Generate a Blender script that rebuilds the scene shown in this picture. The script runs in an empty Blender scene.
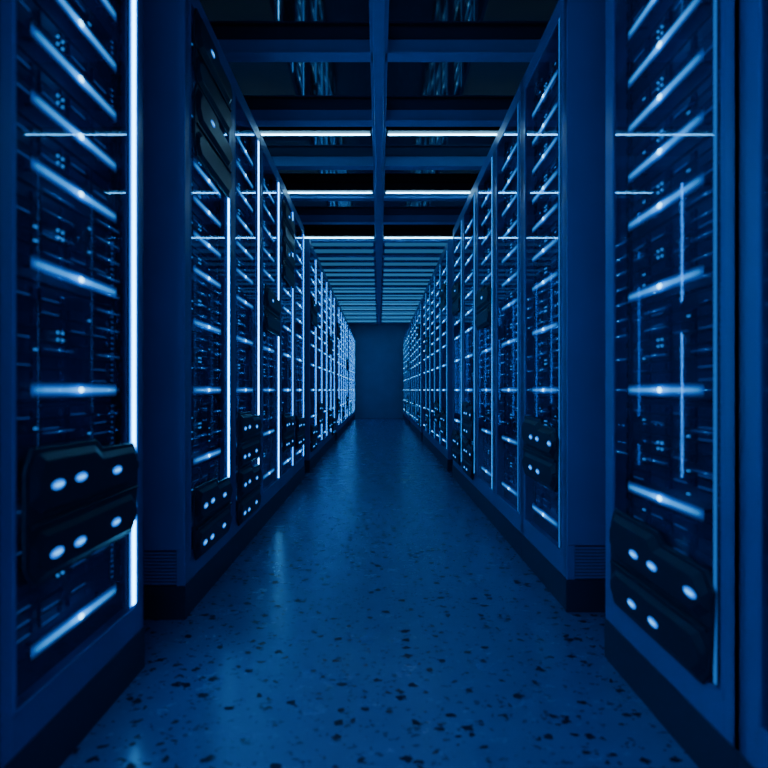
import bpy, bmesh, math, random
from mathutils import Vector, Matrix
random.seed(7)
S = bpy.context.scene
COL = S.collection

# ------------------------------------------------------------------ materials
def mat_new(name):
    m = bpy.data.materials.new(name); m.use_nodes = True
    nt = m.node_tree
    for n in list(nt.nodes): nt.nodes.remove(n)
    return m, nt, nt.nodes, nt.links

def principled(name, col, rough=0.4, metal=0.0, noise=0.12, nscale=6.0, spec=0.5):
    m, nt, N, L = mat_new(name)
    out = N.new('ShaderNodeOutputMaterial'); p = N.new('ShaderNodeBsdfPrincipled')
    tc = N.new('ShaderNodeTexCoord'); nz = N.new('ShaderNodeTexNoise')
    nz.inputs['Scale'].default_value = nscale; nz.inputs['Detail'].default_value = 3
    L.new(tc.outputs['Object'], nz.inputs['Vector'])
    mr = N.new('ShaderNodeMapRange'); mr.inputs['To Min'].default_value = 1-noise; mr.inputs['To Max'].default_value = 1+noise
    L.new(nz.outputs['Fac'], mr.inputs['Value'])
    mx = N.new('ShaderNodeVectorMath'); mx.operation = 'SCALE'
    mx.inputs[0].default_value = col[:3]; L.new(mr.outputs[0], mx.inputs['Scale'])
    L.new(mx.outputs[0], p.inputs['Base Color'])
    p.inputs['Roughness'].default_value = rough; p.inputs['Metallic'].default_value = metal
    p.inputs['Specular IOR Level'].default_value = spec
    L.new(p.outputs[0], out.inputs[0])
    return m

def emissive(name, col, strength):
    m, nt, N, L = mat_new(name)
    out = N.new('ShaderNodeOutputMaterial'); e = N.new('ShaderNodeEmission')
    e.inputs[0].default_value = (*col, 1); e.inputs[1].default_value = strength
    L.new(e.outputs[0], out.inputs[0]); return m

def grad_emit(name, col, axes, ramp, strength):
    """diffuser whose emission fades away from a line, for light bars and painted bloom: axes = [(axis, centre)], ramps multiply"""
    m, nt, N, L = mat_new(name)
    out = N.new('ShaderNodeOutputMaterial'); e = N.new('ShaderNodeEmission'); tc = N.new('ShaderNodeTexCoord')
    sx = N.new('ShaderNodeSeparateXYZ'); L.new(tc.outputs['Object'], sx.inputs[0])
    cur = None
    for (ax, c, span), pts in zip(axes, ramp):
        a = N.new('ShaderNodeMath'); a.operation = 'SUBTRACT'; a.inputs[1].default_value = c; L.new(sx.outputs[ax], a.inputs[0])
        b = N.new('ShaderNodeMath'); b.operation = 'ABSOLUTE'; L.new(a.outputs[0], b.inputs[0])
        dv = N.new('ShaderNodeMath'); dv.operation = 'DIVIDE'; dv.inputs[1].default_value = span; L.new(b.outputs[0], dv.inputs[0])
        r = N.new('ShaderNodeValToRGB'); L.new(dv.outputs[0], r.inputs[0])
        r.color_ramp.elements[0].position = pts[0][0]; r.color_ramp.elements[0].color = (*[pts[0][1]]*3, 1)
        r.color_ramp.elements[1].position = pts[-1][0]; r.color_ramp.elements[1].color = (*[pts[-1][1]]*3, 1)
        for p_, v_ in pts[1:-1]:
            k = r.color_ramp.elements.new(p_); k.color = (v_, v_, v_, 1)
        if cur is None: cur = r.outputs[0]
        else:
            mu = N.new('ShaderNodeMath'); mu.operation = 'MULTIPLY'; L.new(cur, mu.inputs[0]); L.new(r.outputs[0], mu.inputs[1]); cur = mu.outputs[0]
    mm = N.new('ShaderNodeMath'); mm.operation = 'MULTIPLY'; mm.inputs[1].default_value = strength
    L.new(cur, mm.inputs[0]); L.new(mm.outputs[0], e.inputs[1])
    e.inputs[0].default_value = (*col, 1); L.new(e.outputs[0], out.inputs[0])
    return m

M_FRAME = principled('rack_blue_metal', (0.018, 0.135, 0.43), 0.33, 0.0, spec=0.5, noise=0.2, nscale=3)
M_PLINTH = principled('black_plinth', (0.006, 0.026, 0.075), 0.45, spec=0.35)
M_INNER = principled('rack_interior', (0.002, 0.006, 0.020), 0.5, spec=0.25)
M_CHASSIS = principled('server_chassis', (0.003, 0.016, 0.058), 0.45, spec=0.25)
M_CADDY = principled('caddy_metal', (0.006, 0.030, 0.10), 0.42, 0.0, spec=0.3)
M_MODULE = principled('module_black', (0.003, 0.012, 0.038), 0.40, spec=0.25)
M_BEAM = principled('beam_blue', (0.04, 0.22, 0.56), 0.5)
M_LED = emissive('led_strip_bright', (0.09, 0.46, 1.0), 22)
M_LEDF = emissive('led_strip_medium', (0.05, 0.40, 1.0), 6)
M_LED_HALO = grad_emit('led_bloom_halo', (0.010, 0.20, 1.0), [('Y', 0.30, 0.030)], [[(0, 1), (.35, .85), (.65, .45), (1, .10)]], 6.5)  # soft bloom around the strips, painted as fading emission
M_LEDD = emissive('led_strip_dim', (0.02, 0.27, 1.0), 0.75)
M_LEDD2 = emissive('led_strip_dim_far', (0.025, 0.32, 1.0), 2.2)
M_DOT = emissive('light_dot', (0.30, 0.72, 1.0), 9)
M_IND = emissive('indicator_blue', (0.03, 0.32, 1.0), 1.1)
M_FAINT = emissive('status_faint', (0.01, 0.20, 1.0), 0.42)
M_LOZ = emissive('module_light', (0.06, 0.43, 1.0), 2.6)
M_LOZE = emissive('module_light_rim', (0.01, 0.20, 1.0), 1.3)
M_TUBE = emissive('ceiling_tube', (0.26, 0.66, 1.0), 22)
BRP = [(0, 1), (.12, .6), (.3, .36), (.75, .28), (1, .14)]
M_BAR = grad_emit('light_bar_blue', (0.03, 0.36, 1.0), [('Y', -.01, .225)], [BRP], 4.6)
M_BARH = grad_emit('light_bar_halo', (0.01, 0.20, 1.0), [('Y', -.01, .225), ('Z', .028, .019)], [BRP, [(0, 1), (.35, .8), (.65, .3), (1, 0)]], 3.2)  # bloom around each bar, painted as a fading glow

# reflective glass; patchy blue diffuse mixed in to paint an azure haze glow
M_GLASS, nt, N, L = mat_new('door_glass')
out = N.new('ShaderNodeOutputMaterial'); mix = N.new('ShaderNodeMixShader'); mix2 = N.new('ShaderNodeMixShader')
tr = N.new('ShaderNodeBsdfTransparent'); gl = N.new('ShaderNodeBsdfGlossy'); fr = N.new('ShaderNodeFresnel'); df = N.new('ShaderNodeBsdfDiffuse')
tr.inputs[0].default_value = (0.78, 0.90, 0.98, 1)
df.inputs[0].default_value = (0.02, 0.20, 0.75, 1)
gl.inputs['Color'].default_value = (0.20, 0.46, 0.76, 1); gl.inputs['Roughness'].default_value = 0.030
fr.inputs['IOR'].default_value = 1.55
tcg = N.new('ShaderNodeTexCoord'); nzg = N.new('ShaderNodeTexNoise'); nzg.inputs['Scale'].default_value = 2.2; nzg.inputs['Detail'].default_value = 3
L.new(tcg.outputs['Object'], nzg.inputs['Vector'])
mrg = N.new('ShaderNodeMapRange'); mrg.inputs['From Min'].default_value = .3; mrg.inputs['From Max'].default_value = .7
mrg.inputs['To Min'].default_value = .03; mrg.inputs['To Max'].default_value = .16; L.new(nzg.outputs['Fac'], mrg.inputs['Value'])
L.new(mrg.outputs[0], mix2.inputs[0]); L.new(tr.outputs[0], mix2.inputs[1]); L.new(df.outputs[0], mix2.inputs[2])
L.new(fr.outputs[0], mix.inputs[0]); L.new(mix2.outputs[0], mix.inputs[1]); L.new(gl.outputs[0], mix.inputs[2])
L.new(mix.outputs[0], out.inputs[0])

# floor terrazzo
M_FLOOR, nt, N, L = mat_new('terrazzo_floor')
out = N.new('ShaderNodeOutputMaterial'); p = N.new('ShaderNodeBsdfPrincipled')
tc = N.new('ShaderNodeTexCoord')
nz = N.new('ShaderNodeTexNoise'); nz.inputs['Scale'].default_value = 45; nz.inputs['Detail'].default_value = 2
L.new(tc.outputs['Object'], nz.inputs['Vector'])
sub = N.new('ShaderNodeVectorMath'); sub.operation = 'SUBTRACT'; sub.inputs[1].default_value = (.5, .5, .5)
L.new(nz.outputs['Color'], sub.inputs[0])
scl = N.new('ShaderNodeVectorMath'); scl.operation = 'SCALE'; scl.inputs['Scale'].default_value = 0.035
L.new(sub.outputs[0], scl.inputs[0])
add = N.new('ShaderNodeVectorMath'); add.operation = 'ADD'
L.new(tc.outputs['Object'], add.inputs[0]); L.new(scl.outputs[0], add.inputs[1])
def chips(scale, thr, size):
    v = N.new('ShaderNodeTexVoronoi'); v.inputs['Scale'].default_value = scale
    L.new(add.outputs[0], v.inputs['Vector'])
    sp = N.new('ShaderNodeSeparateColor'); L.new(v.outputs['Color'], sp.inputs[0])
    a = N.new('ShaderNodeMath'); a.operation = 'GREATER_THAN'; a.inputs[1].default_value = thr
    L.new(sp.outputs[0], a.inputs[0])
    sz = N.new('ShaderNodeMath'); sz.operation = 'MULTIPLY'; sz.inputs[1].default_value = size
    L.new(sp.outputs[1], sz.inputs[0])
    sz2 = N.new('ShaderNodeMath'); sz2.operation = 'ADD'; sz2.inputs[1].default_value = size*0.35
    L.new(sz.outputs[0], sz2.inputs[0])
    b = N.new('ShaderNodeMapRange'); b.interpolation_type = 'SMOOTHSTEP'
    df = N.new('ShaderNodeMath'); df.operation = 'SUBTRACT'; L.new(sz2.outputs[0], df.inputs[0]); L.new(v.outputs['Distance'], df.inputs[1])
    b.inputs['From Min'].default_value = -0.03; b.inputs['From Max'].default_value = 0.03
    L.new(df.outputs[0], b.inputs['Value'])
    c = N.new('ShaderNodeMath'); c.operation = 'MULTIPLY'; L.new(a.outputs[0], c.inputs[0]); L.new(b.outputs[0], c.inputs[1])
    return c
c1 = chips(29, 0.72, 0.38); c2 = chips(60, 0.76, 0.44); c3 = chips(52, 0.82, 0.36)
big = N.new('ShaderNodeTexNoise'); big.inputs['Scale'].default_value = 7; big.inputs['Detail'].default_value = 7; big.inputs['Roughness'].default_value = .65
L.new(tc.outputs['Object'], big.inputs['Vector'])
cr = N.new('ShaderNodeMix'); cr.data_type = 'RGBA'
cr.inputs['A'].default_value = (0.024, 0.130, 0.35, 1); cr.inputs['B'].default_value = (0.046, 0.205, 0.50, 1)
L.new(big.outputs['Fac'], cr.inputs['Factor'])
def mixc(prev, fac, col, amt):
    m = N.new('ShaderNodeMix'); m.data_type = 'RGBA'
    mm = N.new('ShaderNodeMath'); mm.operation = 'MULTIPLY'; mm.inputs[1].default_value = amt
    L.new(fac.outputs[0], mm.inputs[0]); L.new(mm.outputs[0], m.inputs['Factor'])
    L.new(prev.outputs['Result'], m.inputs['A']); m.inputs['B'].default_value = col
    return m
m1 = mixc(cr, c3, (0.08, 0.29, 0.60, 1), 0.35)
m2 = mixc(m1, c2, (0.008, 0.04, 0.11, 1), 0.75)
m3 = mixc(m2, c1, (0.002, 0.008, 0.024, 1), 0.95)
L.new(m3.outputs['Result'], p.inputs['Base Color'])
rr = N.new('ShaderNodeMapRange'); rr.inputs['From Min'].default_value = .3; rr.inputs['From Max'].default_value = .7
rr.inputs['To Min'].default_value = 0.18; rr.inputs['To Max'].default_value = 0.30
L.new(big.outputs['Fac'], rr.inputs['Value'])
ra = N.new('ShaderNodeMath'); ra.operation = 'MULTIPLY_ADD'; ra.inputs[1].default_value = 0.25
L.new(c1.outputs[0], ra.inputs[0]); L.new(rr.outputs[0], ra.inputs[2]); L.new(ra.outputs[0], p.inputs['Roughness'])
sp_ = N.new('ShaderNodeMath'); sp_.operation = 'MULTIPLY_ADD'; sp_.inputs[1].default_value = -0.45; sp_.inputs[2].default_value = 0.55
L.new(c1.outputs[0], sp_.inputs[0]); L.new(sp_.outputs[0], p.inputs['Specular IOR Level'])
bn = N.new('ShaderNodeTexNoise'); bn.inputs['Scale'].default_value = 22; bn.inputs['Detail'].default_value = 4
L.new(tc.outputs['Object'], bn.inputs['Vector'])
bp = N.new('ShaderNodeBump'); bp.inputs['Strength'].default_value = 0.06; bp.inputs['Distance'].default_value = 0.01
L.new(bn.outputs['Fac'], bp.inputs['Height']); L.new(bp.outputs[0], p.inputs['Normal'])
L.new(p.outputs[0], out.inputs[0])

M_CEIL = principled('ceiling_gloss_dark', (0.002, 0.006, 0.015), 0.05, 0.0, spec=1.0)
M_WALL = principled('side_wall_dark', (0.02, 0.06, 0.16), 0.6)
M_END = principled('end_wall_paint', (0.07, 0.29, 0.48), 0.6, noise=0.15, nscale=3)

# ------------------------------------------------------------------ mesh helpers
def box(bm, x0, x1, y0, y1, z0, z1, mi=0):
    vs = [bm.verts.new((x, y, z)) for x in (x0, x1) for y in (y0, y1) for z in (z0, z1)]
    for idx in ((0,1,3,2),(4,6,7,5),(0,4,5,1),(2,3,7,6),(0,2,6,4),(1,5,7,3)):
        f = bm.faces.new([vs[i] for i in idx]); f.material_index = mi

def cyl(bm, p0, p1, r, seg=10, mi=0, cap=True):
    p0 = Vector(p0); p1 = Vector(p1); d = p1-p0
    q = Vector((0,0,1)).rotation_difference(d.normalized()).to_matrix().to_4x4()
    n0 = len(bm.faces)
    bmesh.ops.create_cone(bm, cap_ends=cap, segments=seg, radius1=r, radius2=r, depth=d.length,
                          matrix=Matrix.Translation((p0+p1)/2) @ q)
    bm.faces.ensure_lookup_table()
    for f in bm.faces[n0:]: f.material_index = mi

def ball(bm, c, r, mi=0, sx=1, sy=1, sz=1, u=10, v=6):
    n0 = len(bm.faces)
    bmesh.ops.create_uvsphere(bm, u_segments=u, v_segments=v, radius=r,
        matrix=Matrix.Translation(c) @ Matrix.Diagonal((sx, sy, sz, 1)))
    bm.faces.ensure_lookup_table()
    for f in bm.faces[n0:]: f.material_index = mi; f.smooth = True

def prism(bm, pts, x0, x1, mi=0, inset=0.0):
    cy = sum(p[0] for p in pts)/len(pts); cz = sum(p[1] for p in pts)/len(pts)
    a = [bm.verts.new((x0, y, z)) for y, z in pts]
    b = [bm.verts.new((x1, y+(inset if y < cy else -inset), z+(inset if z < cz else -inset))) for y, z in pts]
    n = len(pts)
    f = bm.faces.new(a[::-1]); f.material_index = mi
    f = bm.faces.new(b); f.material_index = mi
    for i in range(n):
        f = bm.faces.new((a[i], a[(i+1) % n], b[(i+1) % n], b[i])); f.material_index = mi

def mesh(bm, name, mats, bevel=0):
    if bevel:
        bmesh.ops.bevel(bm, geom=bm.edges[:], offset=bevel, segments=1, affect='EDGES', clamp_overlap=True)
    bmesh.ops.recalc_face_normals(bm, faces=bm.faces[:])
    me = bpy.data.meshes.new(name); bm.to_mesh(me); bm.free()
    for m in mats: me.materials.append(m)
    return me

def obj(name, me, parent=None, loc=(0,0,0), label=None, cat=None, group=None, kind=None):
    o = bpy.data.objects.new(name, me); COL.objects.link(o)
    o.location = loc
    if parent: o.parent = parent
    if label: o['label'] = label
    if cat: o['category'] = cat
    if group: o['group'] = group
    if kind: o['kind'] = kind
    return o

# ------------------------------------------------------------------ room
YN, YF, XW, ZC = -1.6, 19.9, 1.95, 3.09
def room(name, b, mat, label=None):
    bm = bmesh.new(); box(bm, *b)
    return obj(name, mesh(bm, name, [mat]), label=label, kind='structure')
room('floor', (-XW, XW, YN, YF, -0.1, 0), M_FLOOR, 'glossy blue-lit terrazzo floor with dark stone chips')
room('ceiling', (-XW, XW, YN, YF, ZC, ZC+0.1), M_CEIL, 'glossy dark ceiling panels')
room('wall_left', (-XW-0.1, -XW, YN, YF, -0.1, ZC+0.1), M_WALL)
room('wall_right', (XW, XW+0.1, YN, YF, -0.1, ZC+0.1), M_WALL)
room('wall_near', (-XW-0.1, XW+0.1, YN-0.1, YN, -0.1, ZC+0.1), M_WALL)
room('wall_far', (-XW-0.1, XW+0.1, YF, YF+0.1, -0.1, ZC+0.1), M_END, 'smooth blue-grey end wall')

# ceiling grid
n = 1
bm = bmesh.new()
box(bm, -0.055, 0.055, YN, YF, 2.99, ZC)
box(bm, -0.035, 0.035, YN, YF, 2.975, 2.99)
obj('trim_1', mesh(bm, 'centre_beam', [M_BEAM], 0.003), kind='structure', label='long blue metal spine beam under the ceiling')
bm = bmesh.new()
box(bm, -XW, XW, -0.03, 0.03, 0.02, 0.105)
box(bm, -XW, XW, -0.055, 0.055, 0.005, 0.02)
me_cb = mesh(bm, 'cross_beam', [M_BEAM], 0.003)
d = 0.02
while d < 19.7:
    n += 1
    obj('trim_%d' % n, me_cb, loc=(0, d, 2.985), kind='structure', label='blue metal cross beam under the ceiling')
    d += 0.97

# linear ceiling lights: body + tube, plus an added flange blocking the tube's ceiling reflection
bm = bmesh.new(); box(bm, 0, 1.82, -0.02, 0.02, 0.032, 0.11); box(bm, 0, 1.82, -0.06, 0.06, 0.021, 0.032)
me_lb = mesh(bm, 'light_housing', [M_INNER], 0.003)
bm = bmesh.new(); cyl(bm, (0.01, 0, 0.012), (1.81, 0, 0.012), 0.0062, 12)
me_lt = mesh(bm, 'light_tube', [M_TUBE])
def tube(d):
    for sx in (-1.885, 0.065):
        r = obj('linear_ceiling_light', None, loc=(sx, d, ZC-0.11), cat='ceiling light', group='linear ceiling lights',
                label='slim glowing white-blue linear light fixed below dark ceiling')
        obj('housing', me_lb, r); obj('light_tube', me_lt, r)
for d in (-0.9, 5.08, 6.58, 8.53): tube(d)
# added emissive slats paint pale light on the far ceiling, two per bay
bm = bmesh.new()
for c in (-.225, .225): box(bm, 0, 1.82, c-.115, c+.115, 0.012, 0.08)
me_ph = mesh(bm, 'panel_backing', [M_BEAM], 0.003)
PG = []
for st in (0.32, 0.45, 0.60, 0.80):  # emission steps up with distance, painting a brighter far ceiling
    bm = bmesh.new()
    for c in (-.225, .225): box(bm, 0.02, 1.80, c-.105, c+.105, 0.004, 0.0119)
    PG.append(mesh(bm, 'glow_surface', [emissive('ceiling_panel_glow', (0.06, 0.34, 0.82), st)]))
for k in range(11):
    for sx in (-1.885, 0.065):
        r = obj('painted_light_panel', None, loc=(sx, 0.02+.97*(9+k)+.485, ZC-0.081), cat='ceiling light', group='ceiling panels with painted light',
                label='flat pale blue ceiling panel with painted-in glow between metal beams')
        obj('housing', me_ph, r); obj('glow_surface', PG[min(3, k//2)], r)

# ------------------------------------------------------------------ rack parts (local: faces +X, front plane x=0)
W = 0.39; OP = 0.33; ZB, ZT, H = 0.21, 2.49, 2.56; DEP = 0.95
bm = bmesh.new()
box(bm, -DEP, 0, -W+0.0003, -W+0.022, 0.13, H); box(bm, -DEP, 0, W-0.022, W-0.0003, 0.13, H)
box(bm, -0.045, 0.0, -W+0.0003, -OP, 0.13, H); box(bm, -0.045, 0.0, OP, W-0.0003, 0.13, H)
box(bm, -0.045, 0.0, -OP, OP, 0.13, ZB); box(bm, -0.045, 0.0, -OP, OP, ZT, H)
box(bm, -DEP, -0.045, -OP-.04, OP+.04, H-0.03, H)
me_frame = mesh(bm, 'frame', [M_FRAME], 0.0008)
bm = bmesh.new()
box(bm, -DEP, -DEP+0.02, -W+.025, W-.025, 0.14, H-.03)
box(bm, -DEP, -0.05, -W+.025, W-.025, 0.14, 0.279)
for s in (-1, 1):
    ya = s*0.318
    box(bm, -0.07, -0.05, ya-0.012, ya+0.012, 0.28, 2.5)
    for k in range(44):
        z = 0.3+k*0.049; box(bm, -0.05, -0.044, ya-0.006, ya+0.006, z, z+0.02)
me_inner = mesh(bm, 'mounting_rails', [M_INNER])
bm = bmesh.new(); box(bm, -DEP+.02, 0.004, -W+.0003, W-.0003, 0, 0.13)
me_plinth = mesh(bm, 'plinth', [M_PLINTH], 0.001)
bm = bmesh.new()
for s in (-1, 1):
    a, b = (s*OP, s*(OP-0.012)); box(bm, -0.012, 0.002, min(a,b), max(a,b), ZB, ZT)
box(bm, -0.012, 0.002, -OP, OP, ZB, ZB+0.014); box(bm, -0.012, 0.002, -OP, OP, ZT-0.014, ZT)
me_door = mesh(bm, 'door_frame', [M_FRAME], 0.002)
bm = bmesh.new()
vs = [bm.verts.new(v) for v in ((-0.003,-OP+.012,ZB+.014),(-0.003,OP-.012,ZB+.014),(-0.003,OP-.012,ZT-.014),(-0.003,-OP+.012,ZT-.014))]
bm.faces.new(vs); me_glass = mesh(bm, 'glass_pane', [M_GLASS])
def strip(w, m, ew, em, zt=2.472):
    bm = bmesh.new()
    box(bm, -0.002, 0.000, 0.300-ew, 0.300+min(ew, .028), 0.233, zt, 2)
    box(bm, 0.0022, 0.003, 0.300-ew, 0.300+min(ew, .028), 0.233, zt, 1)  # wider emissive sheet carrying the strip's painted bloom
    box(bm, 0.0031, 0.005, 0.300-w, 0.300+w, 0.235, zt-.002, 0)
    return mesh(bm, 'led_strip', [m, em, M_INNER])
me_ledL0 = strip(0.0105, M_LED, 0.030, M_LED_HALO); me_ledL1 = strip(0.0082, M_LED, 0.030, M_LED_HALO, 1.87)
me_ledL = strip(0.0075, M_LED, 0.030, M_LED_HALO); me_ledLF = strip(0.0048, M_LEDF, 0.016, M_LED_HALO)
me_ledR = strip(0.0022, M_LEDD, 0.006, M_FAINT); me_ledR2 = strip(0.0040, M_LEDD2, 0.010, M_FAINT)

# drive module clamped on the door: one angular shell with two sloping decks
bm = bmesh.new()
prism(bm, [(-.31,-.10),(-.28,-.145),(.26,-.15),(.30,-.11),(.313,.08),(.28,.125),(.07,.13),(.03,.155),(-.28,.16),(-.31,.11)], 0.006, 0.014, 0, 0.003)
prism(bm, [(-.295,.038),(-.255,.006),(.25,.0),(.297,.032),(.297,.08),(.26,.115),(.05,.118),(.01,.142),(-.265,.145),(-.295,.11)], 0.014, 0.029, 0, 0.018)
prism(bm, [(-.295,-.11),(-.26,-.138),(.245,-.142),(.287,-.11),(.287,-.06),(.25,-.028),(-.255,-.028),(-.295,-.055)], 0.014, 0.026, 0, 0.016)
cyl(bm, (0.018, -.29, -.013), (0.018, .29, -.013), 0.005, 8)
me_mod = mesh(bm, 'drive_module', [M_MODULE], 0.0015)
bm = bmesh.new()
ball(bm, (0.0285, 0, 0), 0.0066, 0, 0.7, 3.6, 0.80, 14, 8)
ball(bm, (0.0280, 0, 0), 0.0130, 1, 0.25, 2.6, 0.95, 14, 8)
me_loz = mesh(bm, 'indicator_light', [M_LOZ, M_LOZE])

def build_module(rack, zc, side):
    lit = zc < 1.0
    m = obj('drive_module', me_mod, rack, (0, 0, zc), label='black angular drive module'+(' with glowing blue oval lights' if lit else ' with small blue light'))
    P = ((-.20,.068),(-.09,.070),(.12,.06),(-.20,-.088),(-.09,-.09),(.12,-.086)) if side < 0 else \
        ((-.09,.062),(.03,.062),(.235,.058),(-.11,-.088),(.03,-.09))
    if not lit: P = P[1:2]
    for (yy, zz) in P:
        obj('indicator_light', me_loz, m, (0.0 if zz > 0 else -.003, yy, zz))

# light bars
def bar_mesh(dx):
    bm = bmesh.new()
    box(bm, -.0155+dx, -.0148+dx, -.235, .215, .028-.018, .028+.018, 1)  # ribbon behind the bar that carries its painted bloom
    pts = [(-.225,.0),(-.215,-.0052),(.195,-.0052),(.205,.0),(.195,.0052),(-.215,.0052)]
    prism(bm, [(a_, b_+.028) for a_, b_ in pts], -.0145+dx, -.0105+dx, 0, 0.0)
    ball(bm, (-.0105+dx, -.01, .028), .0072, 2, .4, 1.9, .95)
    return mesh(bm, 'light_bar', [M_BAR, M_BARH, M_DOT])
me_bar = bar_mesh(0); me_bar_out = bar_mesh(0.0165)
BARZ = [.31, .60, .90, 1.187, 1.41, 1.56, 1.71, 1.855, 2.005, 2.15, 2.29]

def make_rack(x, yc, side, mods, desc, i):
    r = obj('server_rack', None, loc=(x, yc, 0), cat='server rack', group='server racks lining the aisle', label=desc)
    if side > 0: r.rotation_euler = (0, 0, math.pi)
    obj('frame', me_frame, r); obj('mounting_rails', me_inner, r); obj('plinth', me_plinth, r)
    dr = obj('door', me_door, r); obj('glass_pane', me_glass, dr, label='clear reflective glass pane')
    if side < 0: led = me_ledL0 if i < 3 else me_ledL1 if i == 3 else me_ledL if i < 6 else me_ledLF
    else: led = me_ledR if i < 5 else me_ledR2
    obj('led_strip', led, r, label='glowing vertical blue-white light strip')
    if i >= 6:
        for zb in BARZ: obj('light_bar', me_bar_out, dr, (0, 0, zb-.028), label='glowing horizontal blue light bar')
    for z in mods: build_module(r, z, side)
    return r

# servers ------------------------------------------------------
def server_meshes(h, var):
    rnd = random.Random(int(h*1000)+var*17)
    bm = bmesh.new()
    box(bm, -0.80, -0.060, -.30, .27, 0, h-.003)
    box(bm, -0.063, -0.055, -.305, .28, 0.002, h-.005)
    for s in (-.292, .262): box(bm, -0.055, -0.040, s-.006, s+.006, 0.03, h-.03)
    for yy in (-.19, .17): box(bm, -.055, -.016, yy-.006, yy+.006, .024, .032)
    ch = mesh(bm, 'server', [M_CHASSIS], 0.0015)
    bm = bmesh.new()
    rows = max(1, int((h-.06)/.030)); ph = (h-.06)/rows
    cols = [-.27, -.14, .0, .13]
    for r_ in range(rows):
        z0 = .05+r_*ph
        for y0 in cols:
            if rnd.random() < .15: continue
            box(bm, -0.055, -0.045, y0, y0+.112, z0, z0+ph-.006)
            box(bm, -0.045, -0.040, y0+.085, y0+.104, z0+.004, z0+ph-.010)
    cad = mesh(bm, 'drive_caddies', [M_CADDY])
    bm = bmesh.new()
    for r_ in range(rows):
        z0 = .05+r_*ph
        for ci, y0 in enumerate(cols):
            k = rnd.random()
            if k < .32:
                box(bm, -0.0445, -0.043, y0+.006, y0+.080, z0+.003, z0+.0045, 1)
            if ci % 2 == 0 and k > .80:
                box(bm, -0.0395, -0.037, y0+.088, y0+.093, z0+.006, z0+.010, 0)
                box(bm, -0.0395, -0.037, y0+.097, y0+.102, z0+.006, z0+.010, 0)
    if var == 0:
        for k in range(int((h-.06)/.016)):
            box(bm, -0.0395, -0.037, .235, .247, .055+k*.016, .057+k*.016, 1)
    for dy in (-.012, .012):
        for dz in (0, .018): ball(bm, (-.037, -.065+dy, h*.5+.01+dz), .004, 0, u=8, v=4)
    ind = mesh(bm, 'indicator_lights', [M_IND, M_FAINT])
    return ch, cad, ind

VAR = {}
def get_var(h, v):
    k = (round(h, 3), v)
    if k not in VAR: VAR[k] = server_meshes(round(h, 3), v)
    return VAR[k]
far_meshes = []
def add_servers(x, yc, side, idx):
    for i, zb in enumerate(BARZ):
        z0 = zb-.028
        z1 = (BARZ[i+1]-.028) if i+1 < len(BARZ) else zb-.028+.16
        h = round((z1-z0), 3)
        ch, cad, ind = get_var(h, random.randrange(2))
        if idx < 13:
            s = obj('server', ch, None, (x, yc, z0), cat='server', group='rack-mounted servers',
                    label=('slim' if h < .18 else 'tall')+' dark rack server with glowing blue lights')
            if side > 0: s.rotation_euler = (0, 0, math.pi)
            obj('drive_caddies', cad, s, kind='stuff'); obj('indicator_lights', ind, s, kind='stuff')
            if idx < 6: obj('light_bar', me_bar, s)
        else:
            mx = Matrix.Translation((x, yc, z0)) @ (Matrix.Rotation(math.pi, 4, 'Z') if side > 0 else Matrix.Identity(4))
            far_meshes.append((ch, (0,), mx)); far_meshes.append((ind, (1, 2), mx))

XP = 0.765
centers = [[.065, .845, 1.625]]
start = 2.45
for b in range(4):
    centers.append([start+.39+.78*k for k in range(5)])
    start += 3.9+.45
MODL = {2: [.615], 3: [.34, 2.32, 2.01], 4: [.62, .31], 5: [1.45], 6: [2.25, 1.94, .55], 7: [.5],
        8: [.35, 1.8], 9: [.6], 11: [.45, 1.6], 12: [.3], 13: [.6, 2.0], 15: [.4], 17: [.6, 1.5], 19: [.4]}
MODR = {2: [.362], 3: [.61], 4: [], 5: [1.5], 6: [.64, .32], 7: [.34, 1.8],
        8: [2.0, .5], 9: [.6], 11: [.45, 1.6], 13: [.35, 2.0], 15: [.5], 18: [.6, 1.5], 20: [.4]}
for side in (-1, 1):
    off = 0.0 if side < 0 else 0.08
    i = 0
    for cs in centers:
        for c in cs:
            mods = (MODL if side < 0 else MODR).get(i, [])
            d = 'tall blue metal server rack, ' + ('bright' if side < 0 else 'dim') + ' light strip'
            d += ', black drive module' if mods else ', glass door'
            make_rack(side*XP, c+off, side, mods, d, i)
            add_servers(side*XP, c+off, side, i)
            i += 1

fb = bmesh.new()
for me, slots, mx in far_meshes:
    t = bmesh.new(); t.from_mesh(me); t.transform(mx)
    for f in t.faces: f.material_index = slots[f.material_index]
    tm = bpy.data.meshes.new('tmp'); t.to_mesh(tm); t.free()
    fb.from_mesh(tm); bpy.data.meshes.remove(tm)
me = bpy.data.meshes.new('distant_servers'); fb.to_mesh(me); fb.free()
for m in (M_CHASSIS, M_IND, M_FAINT): me.materials.append(m)
obj('distant_servers', me, cat='servers', kind='stuff', group='rack-mounted servers',
    label='dark rack servers with glowing blue lights behind glass doors')

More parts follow.
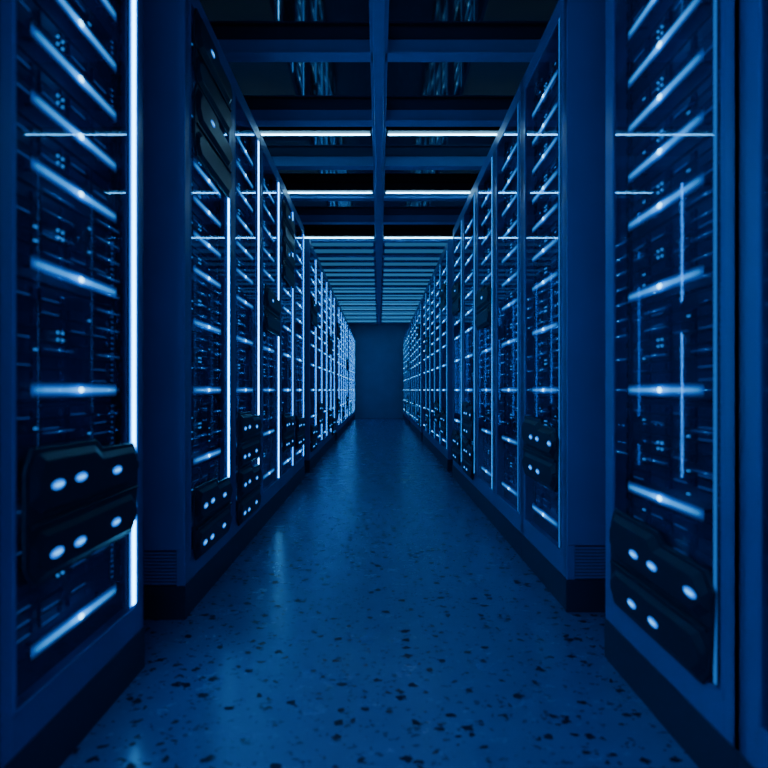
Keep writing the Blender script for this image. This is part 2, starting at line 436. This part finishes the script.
# end panels of the rack blocks
bm = bmesh.new(); box(bm, -DEP, 0.004, 0, 0.018, 0.27, H); box(bm, -DEP, -DEP+.03, 0, .018, 0.13, .27); box(bm, -0.03, .004, 0, .018, 0.13, .27)
me_ep = mesh(bm, 'side_sheet', [M_FRAME], 0.003)
bm = bmesh.new()
box(bm, -DEP+.03, -0.03, 0.010, 0.018, 0.13, .27, 1)
for k in range(10):
    z = .136+k*.0132; box(bm, -DEP+.03, -0.03, 0.003, 0.0099, z, z+.008, 0)
me_gr = mesh(bm, 'vent_grille', [M_FRAME, M_PLINTH])
bm = bmesh.new(); box(bm, -DEP, 0.008, -.004, 0.018, 0, 0.13)
me_pl = mesh(bm, 'panel_plinth', [M_PLINTH], 0.002)
for side in (-1, 1):
    off = 0 if side < 0 else .08
    for cs in centers[1:]:
        yy = cs[0]-.39+off-.0195
        r = obj('rack_end_panel', None, loc=(side*XP, yy, 0), cat='panel', group='rack end panels',
                label='blue metal end panel with slotted vent and black plinth')
        if side > 0: r.scale = (-1, 1, 1)
        obj('side_sheet', me_ep, r); obj('vent_grille', me_gr, r); obj('plinth', me_pl, r)

# ------------------------------------------------------------------ lights
def area(name, loc, rot, sx, sy, e, col):
    l = bpy.data.lights.new(name, 'AREA'); l.shape = 'RECTANGLE'; l.size = sx; l.size_y = sy; l.energy = e; l.color = col
    o = bpy.data.objects.new(name, l); COL.objects.link(o); o.location = loc; o.rotation_euler = rot
    return o
area('overhead_fill', (0, -0.3, 2.9), (0, 0, 0), 1.2, 1.5, 6, (0.03, 0.38, 1.0))  # unseen blue fill added overhead, not a fixture of the room
area('aisle_fill', (0, -1.4, 1.8), (math.radians(90), 0, 0), 1.6, 1.6, 15, (0.03, 0.40, 1.0))  # unseen fill added behind the camera to brighten the near racks

wd = bpy.data.worlds.new('World'); S.world = wd; wd.use_nodes = True
wd.node_tree.nodes['Background'].inputs[0].default_value = (0.005, 0.02, 0.06, 1)

# ------------------------------------------------------------------ camera
cam = bpy.data.cameras.new('Camera'); co = bpy.data.objects.new('Camera', cam); COL.objects.link(co)
co.location = (0, 0, 0.9); co.rotation_euler = (math.radians(90), 0, 0)
cam.sensor_width = 36; cam.lens = 620/768*36
cam.shift_x = 5/768; cam.shift_y = 6/768
cam.clip_start = 0.02
cam.dof.use_dof = True; cam.dof.focus_distance = 5.0; cam.dof.aperture_fstop = 2.3
S.camera = co
